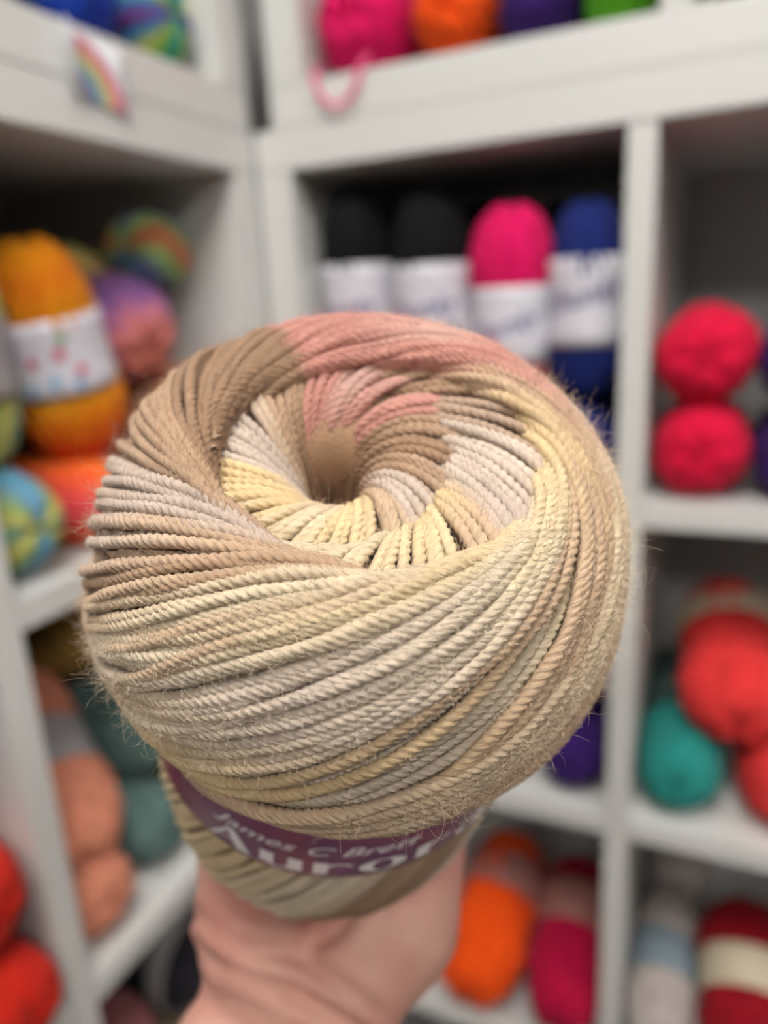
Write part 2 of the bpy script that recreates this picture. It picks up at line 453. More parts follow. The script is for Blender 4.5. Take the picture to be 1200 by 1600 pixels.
# --- third row
ball('bright orange ball with dusky band lying near the wrist', (.217, .100, S2 + .083), (.05, .93, .31), .0595, .245, Y_ORANGE, band=M_LABEL_PINKISH, bw=.22, bpos=.34, seed=2, group=g)
ball('crimson ball with dusky band lying next to the bright orange one', (.3235, .096, S2 + .080), (-.05, .95, .26), .0525, .235, Y_CRIMSON, band=M_LABEL_PINKISH, bw=.26, bpos=.26, seed=3, group=g)
ball('pale stone ball with slate blue band lying beside the divider', (.4425, .105, S2 + .076), (0, .95, .28), .0430, .22, Y_STONE, band=M_LABEL_BLUE, bw=.24, bpos=.0, seed=1, group=g)
ball('pale stone ball in shadow at the back, above the slate blue band', (.45, .27, S2 + .105), (0, 1, 0), .042, .14, Y_STONE, 'round', seed=4, group=g)
ball('deep red ball with cream band in the lower right corner', (.537, .080, S2 + .098), (-.04, .92, .36), .0575, .22, Y_DRED, band=M_LABEL_CREAM, bw=.22, bpos=.05, seed=3, group=g)
# --- fourth row
ball('dark navy ball on the lowest visible shelf beside the wrist', (.20, .10, S3 + .19), FR, .055, .17, Y_NAVY, 'round', seed=4, group=g)
ball('dark navy ball under another in the lowest visible cube', (.20, .10, S3 + .067), FR, .067, .17, Y_NAVY, 'round', seed=5, group=g)
# --- stacked unit above
g2 = 'yarn balls on the stacked upper shelf'
bp_ = ball('hot pink ball with a yarn loop hanging over the upper shelf edge', (.113, .078, SU + .053), FR, .0525, .16, Y_PINK, 'round', seed=6, group=g2)
loop = hspline([(.080, .012, SU + .012), (.079, -.004, SU + .001), (.081, -.0075, 1.884), (.090, -.008, 1.869), (.103, -.008, 1.862), (.115, -.008, 1.866), (.125, -.0075, 1.878), (.1285, -.004, SU + .001), (.129, .014, SU + .014)], 60)
lt = link('yarn_tail', tube_mesh('yarn_tail', [bp_.matrix_world.inverted() @ Vector(p) for p in loop], .0024, 10), bp_, Y_TAIL)
ball('bright orange ball on the upper shelf beside the hot pink', (.2095, .075, SU + .042), FR, .0415, .15, Y_ORANGE, 'round', seed=4, group=g2)
ball('purple ball on the upper shelf between orange and green', (.2885, .075, SU + .0395), FR, .039, .15, Y_PURPLE, 'round', seed=5, group=g2)
ball('bright green ball on the upper shelf beside the divider', (.3595, .075, SU + .0345), FR, .034, .15, Y_GREEN, 'round', seed=6, group=g2)
ball('dark brown ball at the top right edge of the picture', (.475, .085, SU + .045), FR, .045, .15, Y_BROWN, 'round', seed=4, group=g2)
# --- left unit, first row
g3 = 'yarn balls on the left shelf'
IN = (-1, 0, 0)
def sun_print(lb, rfun):
    for th, z, r, mt in ((.25, .018, .0055, M_INK_GREEN), (.15, .006, .007, M_INK_PINK), (-.35, .002, .006, M_INK_PINK), (.45, -.010, .0065, M_INK_PINK), (-.05, -.016, .0065, M_INK_SKY), (.35, -.020, .006, M_INK_SKY), (-.5, -.02, .006, M_INK_SKY)):
        disc_print(lb, rfun, th, z, r, mt)
ball('yellow and orange ball with a white printed label, leaning', (-.066, -.243, 1.6495), (.0, -.19, 1), .046, .20, Y_SUN, band=M_LABEL_WHITE, bw=.31, bpos=.02, roll=.75, seed=1, group=g3, extra=sun_print)
ball('orange and coral red ball lying under the yellow one', (-.085, -.245, S0 + .0405), IN, .041, .15, Y_FLAME, 'round', seed=4, group=g3)
ball('sea-green ball with grey label at the left picture edge', (-.075, -.332, 1.652), (0, 0, 1), .0405, .18, Y_SEA, band=M_LABEL_GREY, bw=.34, seed=3, group=g3, roll=.6)
ball('blue-green ball with a hollow end on the left shelf edge', (-.085, -.331, S0 + .0435), IN, .0425, .15, Y_SEA, 'round', seed=6, group=g3)
ball('pastel rainbow ball with purple stripe and peach end', (-.125, -.137, S0 + .205), (-1, .16, .42), .053, .20, Y_PASTEL, 'pull', seed=2, group=g3)
ball('green and blue rainbow ball at the back of the left shelf', (-.085, -.087, S0 + .262), (-.15, 1, .0), .038, .086, Y_RAINBOW, 'round', seed=4, group=g3)
ball('peach blend ball low behind the held ball on the left', (-.115, -.083, S0 + .105), IN, .042, .16, Y_PEACHBLEND, 'round', seed=5, group=g3)
ball('green and blue ball under the peach blend one', (-.13, -.079, S0 + .0335), IN, .034, .18, Y_RAINBOW, 'round', seed=6, group=g3)
ball('peach blend ball at the shelf bottom beside the orange ball', (-.16, -.163, S0 + .0365), IN, .037, .17, Y_PEACHBLEND, 'round', seed=4, group=g3)
ball('blue ball wedged under the pastel rainbow one', (-.16, -.166, S0 + .108), IN, .036, .16, Y_BLUE, 'round', seed=5, group=g3)
# --- second row left
ball('peach ball with a grey paper band, upper of two peach', (-.120, -.292, S1 + .140), (-.74, .34, .52), .048, .235, Y_PEACH, band=M_LABEL_GREY, bw=.22, bpos=.0, seed=1, group=g3)
ball('peach ball without band on the shelf edge, lower of two', (-.080, -.327, S1 + .043), IN, .0425, .145, Y_PEACH, 'round', seed=5, group=g3)
ball('slate green ball, upper of two beside the peach yarn', (-.125, -.195, S1 + .128), IN, .049, .16, Y_SLATE, 'round', seed=6, group=g3)
ball('slate green ball, lower of two beside the peach yarn', (-.09, -.232, S1 + .043), IN, .0425, .14, Y_SLATE, 'round', seed=4, group=g3)
ball('olive brown ball in the shade, topmost behind the peach', (-.20, -.20, S1 + .235), IN, .052, .17, Y_OLIVE, 'round', seed=5, group=g3)
ball('olive brown ball low in the shade beside the slate green', (-.12, -.115, S1 + .052), IN, .052, .17, Y_OLIVE, 'round', seed=4, group=g3)
ball('olive brown ball half hidden by the held ball, above another', (-.13, -.112, S1 + .155), IN, .051, .17, Y_OLIVE, 'round', seed=6, group=g3)
# --- third row left
ball('charcoal ball with grey band under the shelf beside the wrist', (-.115, -.205, S2 + .20), IN, .060, .20, Y_CHAR, band=M_LABEL_GREY, bw=.12, bpos=-.55, seed=2, group=g3)
ball('mauve ball under the left shelf at the bottom of the picture', (-.105, -.318, S2 + .19), IN, .045, .17, Y_MAUVE, 'round', seed=4, group=g3)
ball('tan ball under the charcoal one beside the wrist', (-.105, -.205, S2 + .07), IN, .068, .17, Y_TAN, 'round', seed=5, group=g3)
ball('tan ball under the mauve one at the bottom edge', (-.105, -.315, S2 + .072), IN, .0555, .17, Y_TAN, 'round', seed=6, group=g3)
# --- next cube to the left
ball('scarlet ball, upper of two at the lower left edge', (-.072, -.446, S1 + .136), IN, .046, .16, Y_RUST, 'round', seed=4, group=g3)
ball('scarlet ball, lower of two at the lower left edge', (-.050, -.446, S1 + .046), IN, .0455, .15, Y_RUST, 'round', seed=5, group=g3)
# --- stacked unit on the left
g4 = 'yarn balls on the upper left shelf'
ball('dark and light blue ball on the upper left shelf', (-.085, -.183, SU + .0465), IN, .046, .15, Y_BLUE, 'round', seed=6, group=g4)
ball('teal, lime and purple ball next to the blue one, upper left', (-.085, -.0885, SU + .0475), IN, .0465, .15, Y_LAGOON, 'round', seed=4, group=g4)
ball('pale blue ball at the top left corner of the picture', (-.085, -.277, SU + .0465), IN, .045, .15, Y_PALE, 'round', seed=5, group=g4)

# ------------------------------------------------------------------ rainbow card on the shelf edge
def rainbow_card():
    e = empty('shelf_card', Matrix.Translation((XL + .0012, -.221, 1.8625)))
    tag(e, 'small curled white card with a pastel rainbow on the upper left shelf edge', 'card')
    M_CARD = simple('white_card', (236, 236, 242), .4)
    n, m = 14, 4
    yy = np.linspace(-.032, .032, n); hh = .0245
    def bow(y): return .0006 + .010*max(0., (-y - .006)/.026)**1.6 + .003*max(0., (y - .012)/.02)**2
    zz = np.linspace(-hh, hh, m)
    V = [(bow(y), y, z - .10*y) for y in yy for z in zz] + [(bow(y) - .0005, y, z - .10*y) for y in yy for z in zz]
    F = grid_faces(n, m, False); k = n*m
    side = []
    for i in range(n - 1):
        side += [(i*m, i*m + k, (i+1)*m + k, (i+1)*m), (i*m + m - 1, (i+1)*m + m - 1, (i+1)*m + m - 1 + k, i*m + m - 1 + k)]
    side += [(j, j + 1, j + 1 + k, j + k) for j in range(m - 1)] + [((n-1)*m + j, (n-1)*m + j + k, (n-1)*m + j + 1 + k, (n-1)*m + j + 1) for j in range(m - 1)]
    link('card', np_mesh('card', V, np.r_[F[:, ::-1], F + k, np.array(side)], True), e, M_CARD)
    cols = [(224, 120, 150), (230, 150, 150), (226, 206, 130), (150, 196, 150), (130, 160, 206), (120, 124, 168)]
    cy, cz = -.0155, -.0225
    for q, c in enumerate(cols):
        r1 = .0445 - q*.0060; r0 = r1 - .0060
        aa = np.linspace(.02, 1.72, 22); P = []
        for a in aa:
            for r in (r0, r1):
                y = max(-.0165, min(.0315, cy + r*math.cos(a))); z = min(hh - .0004, cz + r*math.sin(a))
                P.append((bow(y) + .0003, y, z - .10*y))
        link('rainbow_stripe', np_mesh('rainbow_stripe', P, grid_faces(22, 2, False), False), e, simple('ink_%d' % q, c, .45))
rainbow_card()

# ------------------------------------------------------------------ the held ball of yarn
BX, BY, BZ = (.90031, .42832, -.0773), (-.30746, .75158, .5836), (.30806, -.50166, .80835)
BALL = Matrix(((BX[0], BY[0], BZ[0], .39266), (BX[1], BY[1], BZ[1], -.5787), (BX[2], BY[2], BZ[2], 1.62002), (0, 0, 0, 1)))

CREAM, IVORY, YELLOW = lin((248, 229, 197)), lin((242, 223, 206)), lin((249, 220, 168))
BEIGE, TAUPE, BROWN = lin((227, 195, 163)), lin((204, 169, 139)), lin((177, 142, 113))
PINK, LPINK, GREY = lin((224, 160, 146)), lin((228, 184, 170)), lin((221, 200, 185))
PAL = {k: np.array(v) for k, v in dict(C=CREAM, I=IVORY, Y=YELLOW, B=BEIGE, T=TAUPE, N=BROWN, P=PINK, L=LPINK, G=GREY).items()}

def yarn_mat():
    m, nt, b = new_mat('variegated_yarn')
    ca = nd(nt, 'ShaderNodeAttribute', attribute_name='dye')
    pa = nd(nt, 'ShaderNodeAttribute', attribute_name='ply')
    mp = nd(nt, 'ShaderNodeMapping'); mp.inputs['Scale'].default_value = (.55, 2.6, 2.6)
    nt.links.new(pa.outputs['Vector'], mp.inputs[0])
    nz = nd(nt, 'ShaderNodeTexNoise'); nz.inputs['Scale'].default_value = 1.0; nz.inputs['Detail'].default_value = 5; nz.inputs['Roughness'].default_value = .7
    nt.links.new(mp.outputs[0], nz.inputs['Vector'])
    n2 = nd(nt, 'ShaderNodeTexNoise'); n2.inputs['Scale'].default_value = .16; n2.inputs['Detail'].default_value = 3
    nt.links.new(pa.outputs['Vector'], n2.inputs['Vector'])
    r = ramp(nt, nz.outputs['Fac'], [(.28, (.80, .79, .77)), (.5, (1.08, 1.07, 1.06)), (.72, (1.22, 1.21, 1.19))])
    r2 = ramp(nt, n2.outputs['Fac'], [(.3, (.95, .94, .93)), (.7, (1.05, 1.05, 1.04))])
    col = mixcol(nt, 1.0, mixcol(nt, 1.0, ca.outputs['Color'], r, 'MULTIPLY'), r2, 'MULTIPLY')
    nt.links.new(col, b.inputs['Base Color'])
    b.inputs['Roughness'].default_value = .72
    b.inputs['Specular IOR Level'].default_value = .22
    b.inputs['Sheen Weight'].default_value = .12
    b.inputs['Sheen Roughness'].default_value = .5
    bp = nd(nt, 'ShaderNodeBump'); bp.inputs['Strength'].default_value = .9; bp.inputs['Distance'].default_value = .0005
    nt.links.new(nz.outputs['Fac'], bp.inputs['Height']); nt.links.new(bp.outputs['Normal'], b.inputs['Normal'])
    return m
M_YARN = yarn_mat()

SR = .00130                                    # strand radius
NS = 12
A_ = np.linspace(0, 2*np.pi, NS, endpoint=False)
def strand(path, nrm, cols, parent, rad=SR, pitch=.0070, ph0=0., name='yarn_strand'):
    """four-ply twisted yarn along path; cols (n,3) dye along the length"""
    n = len(path)
    T = np.gradient(path, axis=0); L = np.linalg.norm(T, axis=1); T /= L[:, None]
    s = np.r_[0, np.cumsum(np.linalg.norm(np.diff(path, axis=0), axis=1))]
    N = nrm - (nrm*T).sum(1)[:, None]*T; N /= np.linalg.norm(N, axis=1)[:, None]
    B = np.cross(T, N)
    tw = ph0 + 2*np.pi*s/pitch
    a = A_[None, :] + tw[:, None]              # rings turn with the plies, so every fourth ridge is a clean groove
    dl = (A_[None, :] + 0*s[:, None]) % (np.pi/2) - np.pi/4
    rho, d = .525, .475
    rr = d*np.cos(dl) + np.sqrt(rho**2 - (d*np.sin(dl))**2)
    slub = 1 + .06*np.sin(s*420 + ph0*3) + .05*np.sin(s*173 + ph0*7)
    R = rad*rr*slub[:, None]
    V = path[:, None] + R[..., None]*(np.cos(a)[..., None]*N[:, None] + np.sin(a)[..., None]*B[:, None])
    me = np_mesh(name, V.reshape(-1, 3), grid_faces(n, NS))
    attr(me, 'dye', 'FLOAT_COLOR', np.repeat(np.c_[cols, np.ones(n)][:, None], NS, 1))
    fa = a - tw[:, None]
    ply = np.stack([np.repeat((s*260)[:, None], NS, 1) + ph0*11, np.cos(fa)*3.2, np.sin(fa)*3.2 + ph0], -1)
    attr(me, 'ply', 'FLOAT_VECTOR', ply)
    me.materials.append(M_YARN)
    HAIR.append((path, N, B, T, cols, 0 if parent is None else 2 if rad != .00124 else 1))
    return link(name, me, parent)
HAIR = []
def psi_table(deg, tab):
    d = np.array([t[0] for t in tab] + [tab[0][0] + 360]); v = np.array([t[1] for t in tab] + [tab[0][1]])
    return float(np.interp((deg - d[0]) % 360 + d[0], d, v))

class Prof:
    """a profile (radius, height) by arc length from the axis, in metres"""
    def __init__(s, pts):
        p = hspline(np.array(pts, float)/1000, 600)
        s.r, s.z = p[:, 0], p[:, 1]
        s.u = np.r_[0, np.cumsum(np.hypot(np.diff(s.r), np.diff(s.z)))]
        g_ = np.gradient(p, s.u, axis=0); s.nr, s.nz = -g_[:, 1]*-1, g_[:, 0]
        s.nr = -g_[:, 1]; s.L = s.u[-1]
    def at(s, u):
        return np.interp(u, s.u, s.r), np.interp(u, s.u, s.z), np.interp(u, s.u, s.nr), np.interp(u, s.u, s.nz)

def shift(z):
    k = np.clip((-z - .004)/.061, 0, 1.2)
    return np.stack([-.0075*k, -.0125*k], -1)

def tuck(P):
    """the label pulls the underside of the upper bulge up, more so on one side"""
    P = P.copy()
    w_ = np.clip((.010 - P[..., 2])/.026, 0, 1); w_ = w_*w_*(3 - 2*w_)
    P[..., 2] += w_*np.clip(.0062 - .125*P[..., 0], 0, .0155)
    return P

def lay(prof, u0, u1, th0, psi, off, c0=(0, 0), sq=1.0, cend=.05, step=.00058, sgn=-1, dip=None, wob=0.0004, wph=0.):
    """spiral path on the profile from arc length u0 to u1, leaving at azimuth th0 (clockwise seen from above).
    psi(q) = angle from the meridian at q = u - u0; returns points, normals and arc length"""
    us, ths = [u0], [th0]
    u, th = u0, th0
    while u < u1 and len(us) < 900:
        r = max(prof.at(u)[0], .004)
        p = psi(u - u0)
        u += step*math.cos(p); th += sgn*step*math.sin(p)/r
        us.append(u); ths.append(th)
    us, ths = np.array(us), np.array(ths)
    w_ = np.clip(1 - (us - u0)/cend, 0, 1); w_ = w_*w_*(3 - 2*w_)
    px = us*np.cos(ths) + c0[0]*w_
    py = us*np.sin(ths)*(1 - (1 - sq)*w_) + c0[1]*w_
    s = np.arange(len(us))*step
    # slow sideways and lift wobble
    uu = np.hypot(px, py) + wob*np.sin(s*95 + wph) + wob*.6*np.sin(s*210 + 2*wph)
    tt = np.arctan2(py, px)
    r, z, nr, nz = prof.at(uu)
    o = off + wob*.7*np.sin(s*130 + 1.7*wph)
    if dip is not None: o = o + dip(s)
    N = np.stack([nr*np.cos(tt), nr*np.sin(tt), nz], -1)
    P = np.stack([r*np.cos(tt), r*np.sin(tt), z], -1) + o[:, None]*N if np.ndim(o) else np.stack([r*np.cos(tt), r*np.sin(tt), z], -1) + o*N
    if prof is PC: P = tuck(P)
    P[:, :2] += shift(P[:, 2])
    global LAST_AZ
    LAST_AZ = np.degrees(ths)
    return P, N, s

def dye(code, s, jitter, sharp=2.2):
    """code: list of (distance in mm, letter)"""
    def one(cd):
        x = np.array([c[0] for c in cd])/1000.; k = np.array([PAL[c[1]] for c in cd])
        return np.stack([np.interp(s + jitter, x, k[:, i]) for i in range(3)], -1)
    a, b, w_ = code
    w_ = min(1, max(0, (w_ - .5)*sharp + .5))
    return one(a)*(1 - w_) + one(b)*w_

def pick(table, deg):
    """dye entries either side of a start azimuth (degrees, wraps) and the blend between them"""
    tab = sorted(table, key=lambda e: (e[0] - deg) % 360)
    a, b = tab[-1], tab[0]
    span = (b[0] - a[0]) % 360 or 360
    return a[1], b[1], ((deg - a[0]) % 360)/span

held = empty('yarn_ball', BALL)
tag(held, 'large cream, beige and pink variegated yarn ball held up in the hand', 'yarn ball')

PC = Prof([(0, 33.4), (14.4, 37.8), (24, 41.8), (31.7, 42.7), (40.3, 39.6), (48, 33), (54.2, 22.9), (57.8, 9.7), (58.6, -1.8), (56.4, -12.3), (51.4, -20), (44, -25.5), (36, -29)])
PB = Prof([(0, 29), (12, 33), (17, 36.5), (24, 39.2), (31.7, 39.5), (40, 36.4), (47, 30)])
PA = Prof([(4.4, 0), (4.9, 12), (5.8, 21.5), (7.6, 29), (11.0, 33.8), (15.2, 36.2), (21, 36.6), (27, 35.4), (34, 32.6)])
PD = Prof([(40, -22), (44, -26), (46.8, -32), (48, -42), (48.3, -55), (47.2, -68), (43.8, -80), (36.5, -90), (26, -96), (14, -98.6), (3, -99.2)])

# solid wound core under the visible wraps
def core(name, prof, inset, u0, u1, col):
    u = np.linspace(u0, u1, 40); r, z, nr, nz = prof.at(u)
    th = np.linspace(0, 2*np.pi, 72, endpoint=False)
    r = np.maximum(r - inset*nr, .0005); z = z - inset*nz
    V = np.stack([r[:, None]*np.cos(th), r[:, None]*np.sin(th), np.repeat(z[:, None], 72, 1)], -1)
    if prof is PC: V = tuck(V)
    V[..., :2] += shift(z)[:, None]
    me = np_mesh(name, V.reshape(-1, 3), grid_faces(40, 72))
    n = 40*72
    attr(me, 'dye', 'FLOAT_COLOR', np.tile(np.r_[col, 1], (n, 1)))
    attr(me, 'ply', 'FLOAT_VECTOR', V.reshape(-1, 3)*900)
    return link(name, me, held, M_YARN)
core('wound_core', PC, .0042, .041, PC.L, PAL['B'])
core('wound_core', PB, .0052, .022, PB.L, PAL['T'])
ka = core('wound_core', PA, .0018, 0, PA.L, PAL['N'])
ka.location = (-.0058, .0002, 0)
ka.rotation_euler = (.13, 0, 0)
core('wound_core', PD, .0022, 0, PD.L, PAL['T'])

R_ = math.radians
# ---- inner ring around the pull hole
ca, n_a = (-.0058, .0002), 66
DA = [(180, [(0, 'N'), (11, 'N'), (17, 'G'), (60, 'I')]), (200, [(0, 'N'), (11, 'N'), (17, 'G'), (26, 'Y'), (60, 'Y')]), (225, [(0, 'N'), (11, 'N'), (17, 'B'), (28, 'Y'), (60, 'C')]), (250, [(0, 'N'), (11, 'N'), (17, 'B'), (26, 'C'), (60, 'Y')]),  # all strands turn brown down the hole: recess shade put into the dye
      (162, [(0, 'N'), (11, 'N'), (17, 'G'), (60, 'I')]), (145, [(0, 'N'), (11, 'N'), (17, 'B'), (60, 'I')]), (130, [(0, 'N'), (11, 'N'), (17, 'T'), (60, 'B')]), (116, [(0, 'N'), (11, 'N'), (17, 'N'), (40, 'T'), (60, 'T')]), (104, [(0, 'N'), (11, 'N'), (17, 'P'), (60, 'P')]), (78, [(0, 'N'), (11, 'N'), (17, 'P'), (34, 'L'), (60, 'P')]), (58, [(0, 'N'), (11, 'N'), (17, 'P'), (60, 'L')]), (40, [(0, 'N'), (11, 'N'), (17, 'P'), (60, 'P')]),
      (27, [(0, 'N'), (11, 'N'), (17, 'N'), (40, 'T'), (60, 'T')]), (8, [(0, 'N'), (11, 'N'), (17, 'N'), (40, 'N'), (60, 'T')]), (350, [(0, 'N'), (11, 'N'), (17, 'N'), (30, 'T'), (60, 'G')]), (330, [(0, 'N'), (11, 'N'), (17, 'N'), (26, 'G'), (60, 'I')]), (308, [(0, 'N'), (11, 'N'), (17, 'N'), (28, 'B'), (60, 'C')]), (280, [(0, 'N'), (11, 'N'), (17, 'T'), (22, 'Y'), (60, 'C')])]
for k in range(n_a):
    deg = 360*k/n_a + rng.uniform(-1.0, 1.0)
    ps = R_(24 + rng.uniform(-2, 2))
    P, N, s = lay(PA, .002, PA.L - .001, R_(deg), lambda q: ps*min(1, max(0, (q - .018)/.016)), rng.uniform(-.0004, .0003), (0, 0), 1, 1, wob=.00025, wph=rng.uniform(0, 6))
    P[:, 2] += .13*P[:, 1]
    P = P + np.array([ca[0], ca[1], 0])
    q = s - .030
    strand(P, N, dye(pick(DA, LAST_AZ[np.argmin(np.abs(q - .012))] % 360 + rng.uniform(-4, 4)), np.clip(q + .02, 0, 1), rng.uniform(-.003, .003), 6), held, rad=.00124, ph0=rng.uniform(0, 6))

# ---- middle ring
cb, n_b, rb_ = (-.0082, -.0006), 84, .0240
DB = [(60, [(0, 'N'), (50, 'T')]), (85, [(0, 'T'), (50, 'N')]), (110, [(0, 'N'), (50, 'P')]), (35, [(0, 'G'), (20, 'I'), (50, 'T')]), (12, [(0, 'I'), (30, 'G'), (50, 'T')]), (350, [(0, 'Y'), (14, 'B'), (50, 'G')]), (330, [(0, 'Y'), (30, 'C'), (50, 'I')]),
      (300, [(0, 'C'), (50, 'Y')]), (270, [(0, 'C'), (50, 'C')]), (240, [(0, 'Y'), (50, 'C')]), (200, [(0, 'Y'), (50, 'I')]), (160, [(0, 'G'), (50, 'T')])]
for k in range(n_b):
    deg = 360*k/n_b + rng.uniform(-2, 2)
    b0 = R_(40 + 6*math.sin(deg*.05) + rng.uniform(-3, 3))
    P, N, s = lay(PB, rb_ + rng.uniform(-.0006, .0006), .046, R_(deg), lambda q: b0 + R_(26)*math.exp(-q/.003), .0003*math.sin(k*.8), cb, .97, .06, dip=lambda s: -.0036*np.exp(-s/.0032), wob=.0003, wph=rng.uniform(0, 6))
    strand(P, N, dye(pick(DB, deg + rng.uniform(-5, 5)), s, rng.uniform(-.003, .003)), held, ph0=rng.uniform(0, 6))

# ---- outer wraps
cc, n_c, rc_ = (.0046, -.0036), 112, .0325
PSI = [(0, 62), (60, 60), (110, 72), (150, 72), (182, 66), (205, 50), (250, 42), (290, 46), (330, 55)]
DC = [(0, [(0, 'Y'), (30, 'C'), (70, 'I'), (120, 'C'), (200, 'I')]), (12, [(0, 'Y'), (40, 'C'), (80, 'I'), (130, 'Y'), (200, 'I')]), (26, [(0, 'Y'), (30, 'B'), (60, 'B'), (110, 'Y'), (160, 'B'), (200, 'I')]),
      (42, [(0, 'Y'), (20, 'B'), (90, 'B'), (120, 'T'), (200, 'T')]), (58, [(0, 'B'), (30, 'Y'), (70, 'B'), (110, 'T'), (200, 'N')]), (76, [(0, 'P'), (16, 'B'), (60, 'B'), (100, 'B'), (200, 'T')]),
      (95, [(0, 'P'), (30, 'P'), (45, 'B'), (90, 'C'), (200, 'B')]), (112, [(0, 'P'), (36, 'P'), (55, 'L'), (70, 'C'), (200, 'B')]), (128, [(0, 'P'), (46, 'P'), (70, 'L'), (90, 'C'), (200, 'B')]), (143, [(0, 'N'), (7, 'L'), (60, 'P'), (90, 'B'), (200, 'B')]),
      (158, [(0, 'N'), (40, 'T'), (200, 'B')]), (174, [(0, 'N'), (50, 'N'), (200, 'T')]), (192, [(0, 'T'), (50, 'N'), (200, 'B')]), (210, [(0, 'T'), (50, 'T'), (200, 'B')]), (228, [(0, 'T'), (60, 'T'), (200, 'G')]),
      (246, [(0, 'G'), (40, 'G'), (80, 'B'), (200, 'B')]), (260, [(0, 'T'), (30, 'B'), (60, 'G'), (200, 'I')]), (272, [(0, 'T'), (40, 'T'), (70, 'B'), (200, 'I')]), (284, [(0, 'C'), (40, 'C'), (80, 'B'), (200, 'I')]), (298, [(0, 'C'), (50, 'B'), (90, 'C'), (200, 'I')]), (316, [(0, 'Y'), (60, 'C'), (110, 'I'), (200, 'I')]), (338, [(0, 'C'), (70, 'I'), (120, 'Y'), (200, 'I')])]
bund = 0; left = 0; bo = 0; bp = 0; bl = 0
for k in range(n_c):
    if left <= 0:
        left = int(rng.integers(6, 14)); bund += 1
        bo, bp, bl = rng.uniform(-.0015, .0015), rng.uniform(-6, 6), rng.uniform(-.0006, .0009)
    left -= 1
    deg = 360*k/n_c + rng.uniform(-1.2, 1.2)
    base = R_(psi_table(deg, PSI) + bp*.7 + rng.uniform(-1.5, 1.5))
    P, N, s = lay(PC, rc_ + bo + rng.uniform(-.0005, .0005), PC.L - .001, R_(deg), lambda q: base + (R_(84) - base)*math.exp(-q/.007) - R_(10)*min(1, q/.06), bl + rng.uniform(-.0003, .0003), cc, .86, .055,
                  dip=lambda s: -.0052*np.exp(-s/.0075), wob=.0004, wph=rng.uniform(0, 6))
    cl = dye(pick(DC, deg + rng.uniform(-3, 3)), s, rng.uniform(-.006, .006))
    if 128 < deg < 215:
        az = LAST_AZ + rng.uniform(-2.5, 2.5)
        cl = np.stack([np.interp(-az, [-122, -118, -100, -70, -52, -30, 40], [c_[i] for c_ in (PAL['N'], PAL['P'], PAL['P'], PAL['L'], PAL['P'], PAL['C'], PAL['B'])]) for i in range(3)], -1)
    strand(P, N, cl, held, rad=.00134, ph0=rng.uniform(0, 6))

# ---- the layer of wraps just below, seen through the gaps
def join_strands(name, objs):
    """several strands as one part"""
    V, F, C, Q, n = [], [], [], [], 0
    for o in objs:
        me = o.data; m_ = len(me.vertices)
        v = np.empty(m_*3, np.float32); me.vertices.foreach_get('co', v); V.append(v.reshape(-1, 3))
        c = np.empty(m_*4, np.float32); me.attributes['dye'].data.foreach_get('color', c); C.append(c.reshape(-1, 4))
        c = np.empty(m_*3, np.float32); me.attributes['ply'].data.foreach_get('vector', c); Q.append(c.reshape(-1, 3))
        F.append(grid_faces(m_//NS, NS) + n); n += m_
        bpy.data.objects.remove(o, do_unlink=True); bpy.data.meshes.remove(me); HAIR.pop()
    me = np_mesh(name, np.concatenate(V), np.concatenate(F))
    attr(me, 'dye', 'FLOAT_COLOR', np.concatenate(C)); attr(me, 'ply', 'FLOAT_VECTOR', np.concatenate(Q))
    o = link(name, me, held, M_YARN); o['kind'] = 'stuff'
under = []
for k in range(62):
    deg = 360*k/62
    P, N, s = lay(PC, .034, PC.L - .004, R_(deg), lambda q: R_(58), -.0019, cc, .9, .055, step=.0009, wob=.0003, wph=k)
    under.append(strand(P, N, dye(pick(DC, deg + 12), s, 0), held, rad=.0014, ph0=k*1.3))
join_strands('under_wraps', under)

# ---- lower half under the label
n_d = 104
lower = []
DD = [(270, [(0, 'I'), (60, 'C'), (130, 'B')]), (300, [(0, 'T'), (60, 'N'), (130, 'T')]), (330, [(0, 'T'), (60, 'I'), (130, 'B')]), (0, [(0, 'C'), (130, 'I')]), (240, [(0, 'Y'), (130, 'C')]), (210, [(0, 'C'), (60, 'Y'), (130, 'B')]), (180, [(0, 'Y'), (130, 'C')]), (120, [(0, 'B'), (130, 'T')]), (60, [(0, 'L'), (130, 'P')])]
for k in range(n_d):
    deg = 360*k/n_d + rng.uniform(-1, 1)
    P, N, s = lay(PD, .001, PD.L - .006, R_(deg), lambda q: R_(26 + 10*min(1, q/.08)), rng.uniform(-.0004, .0004), step=.0008, wob=.0003, wph=rng.uniform(0, 6))
    lower.append(strand(P, N, dye(pick(DD, deg - 20 + rng.uniform(-6, 6)), s, rng.uniform(-.006, .006)), held, rad=.00136, ph0=rng.uniform(0, 6)))

join_strands('lower_wraps', lower)

# ---- paper label around the waist
def label_mat():
    m, nt, b = new_mat('plum_printed_label')
    tc = nd(nt, 'ShaderNodeTexCoord'); nz = nd(nt, 'ShaderNodeTexNoise'); nz.inputs['Scale'].default_value = 28; nz.inputs['Detail'].default_value = 2
    nt.links.new(tc.outputs['Object'], nz.inputs['Vector'])
    nt.links.new(ramp(nt, nz.outputs['Fac'], [(.35, lin((116, 66, 96))), (.52, lin((128, 70, 92))), (.66, lin((88, 66, 112)))]), b.inputs['Base Color'])
    b.inputs['Roughness'].default_value = .33
    return m
M_BAND = label_mat()
M_BINK = simple('white_label_print', (238, 232, 234), .4)
bz = np.linspace(-.0225, -.0434, 14)
pr = np.interp(-bz, -PD.z[:420], PD.r[:420]) + .0019
pr = np.maximum(pr, .0462)
def brad(z): return float(np.interp(-z, -bz, pr))
th = np.linspace(0, 2*np.pi, 120, endpoint=False)
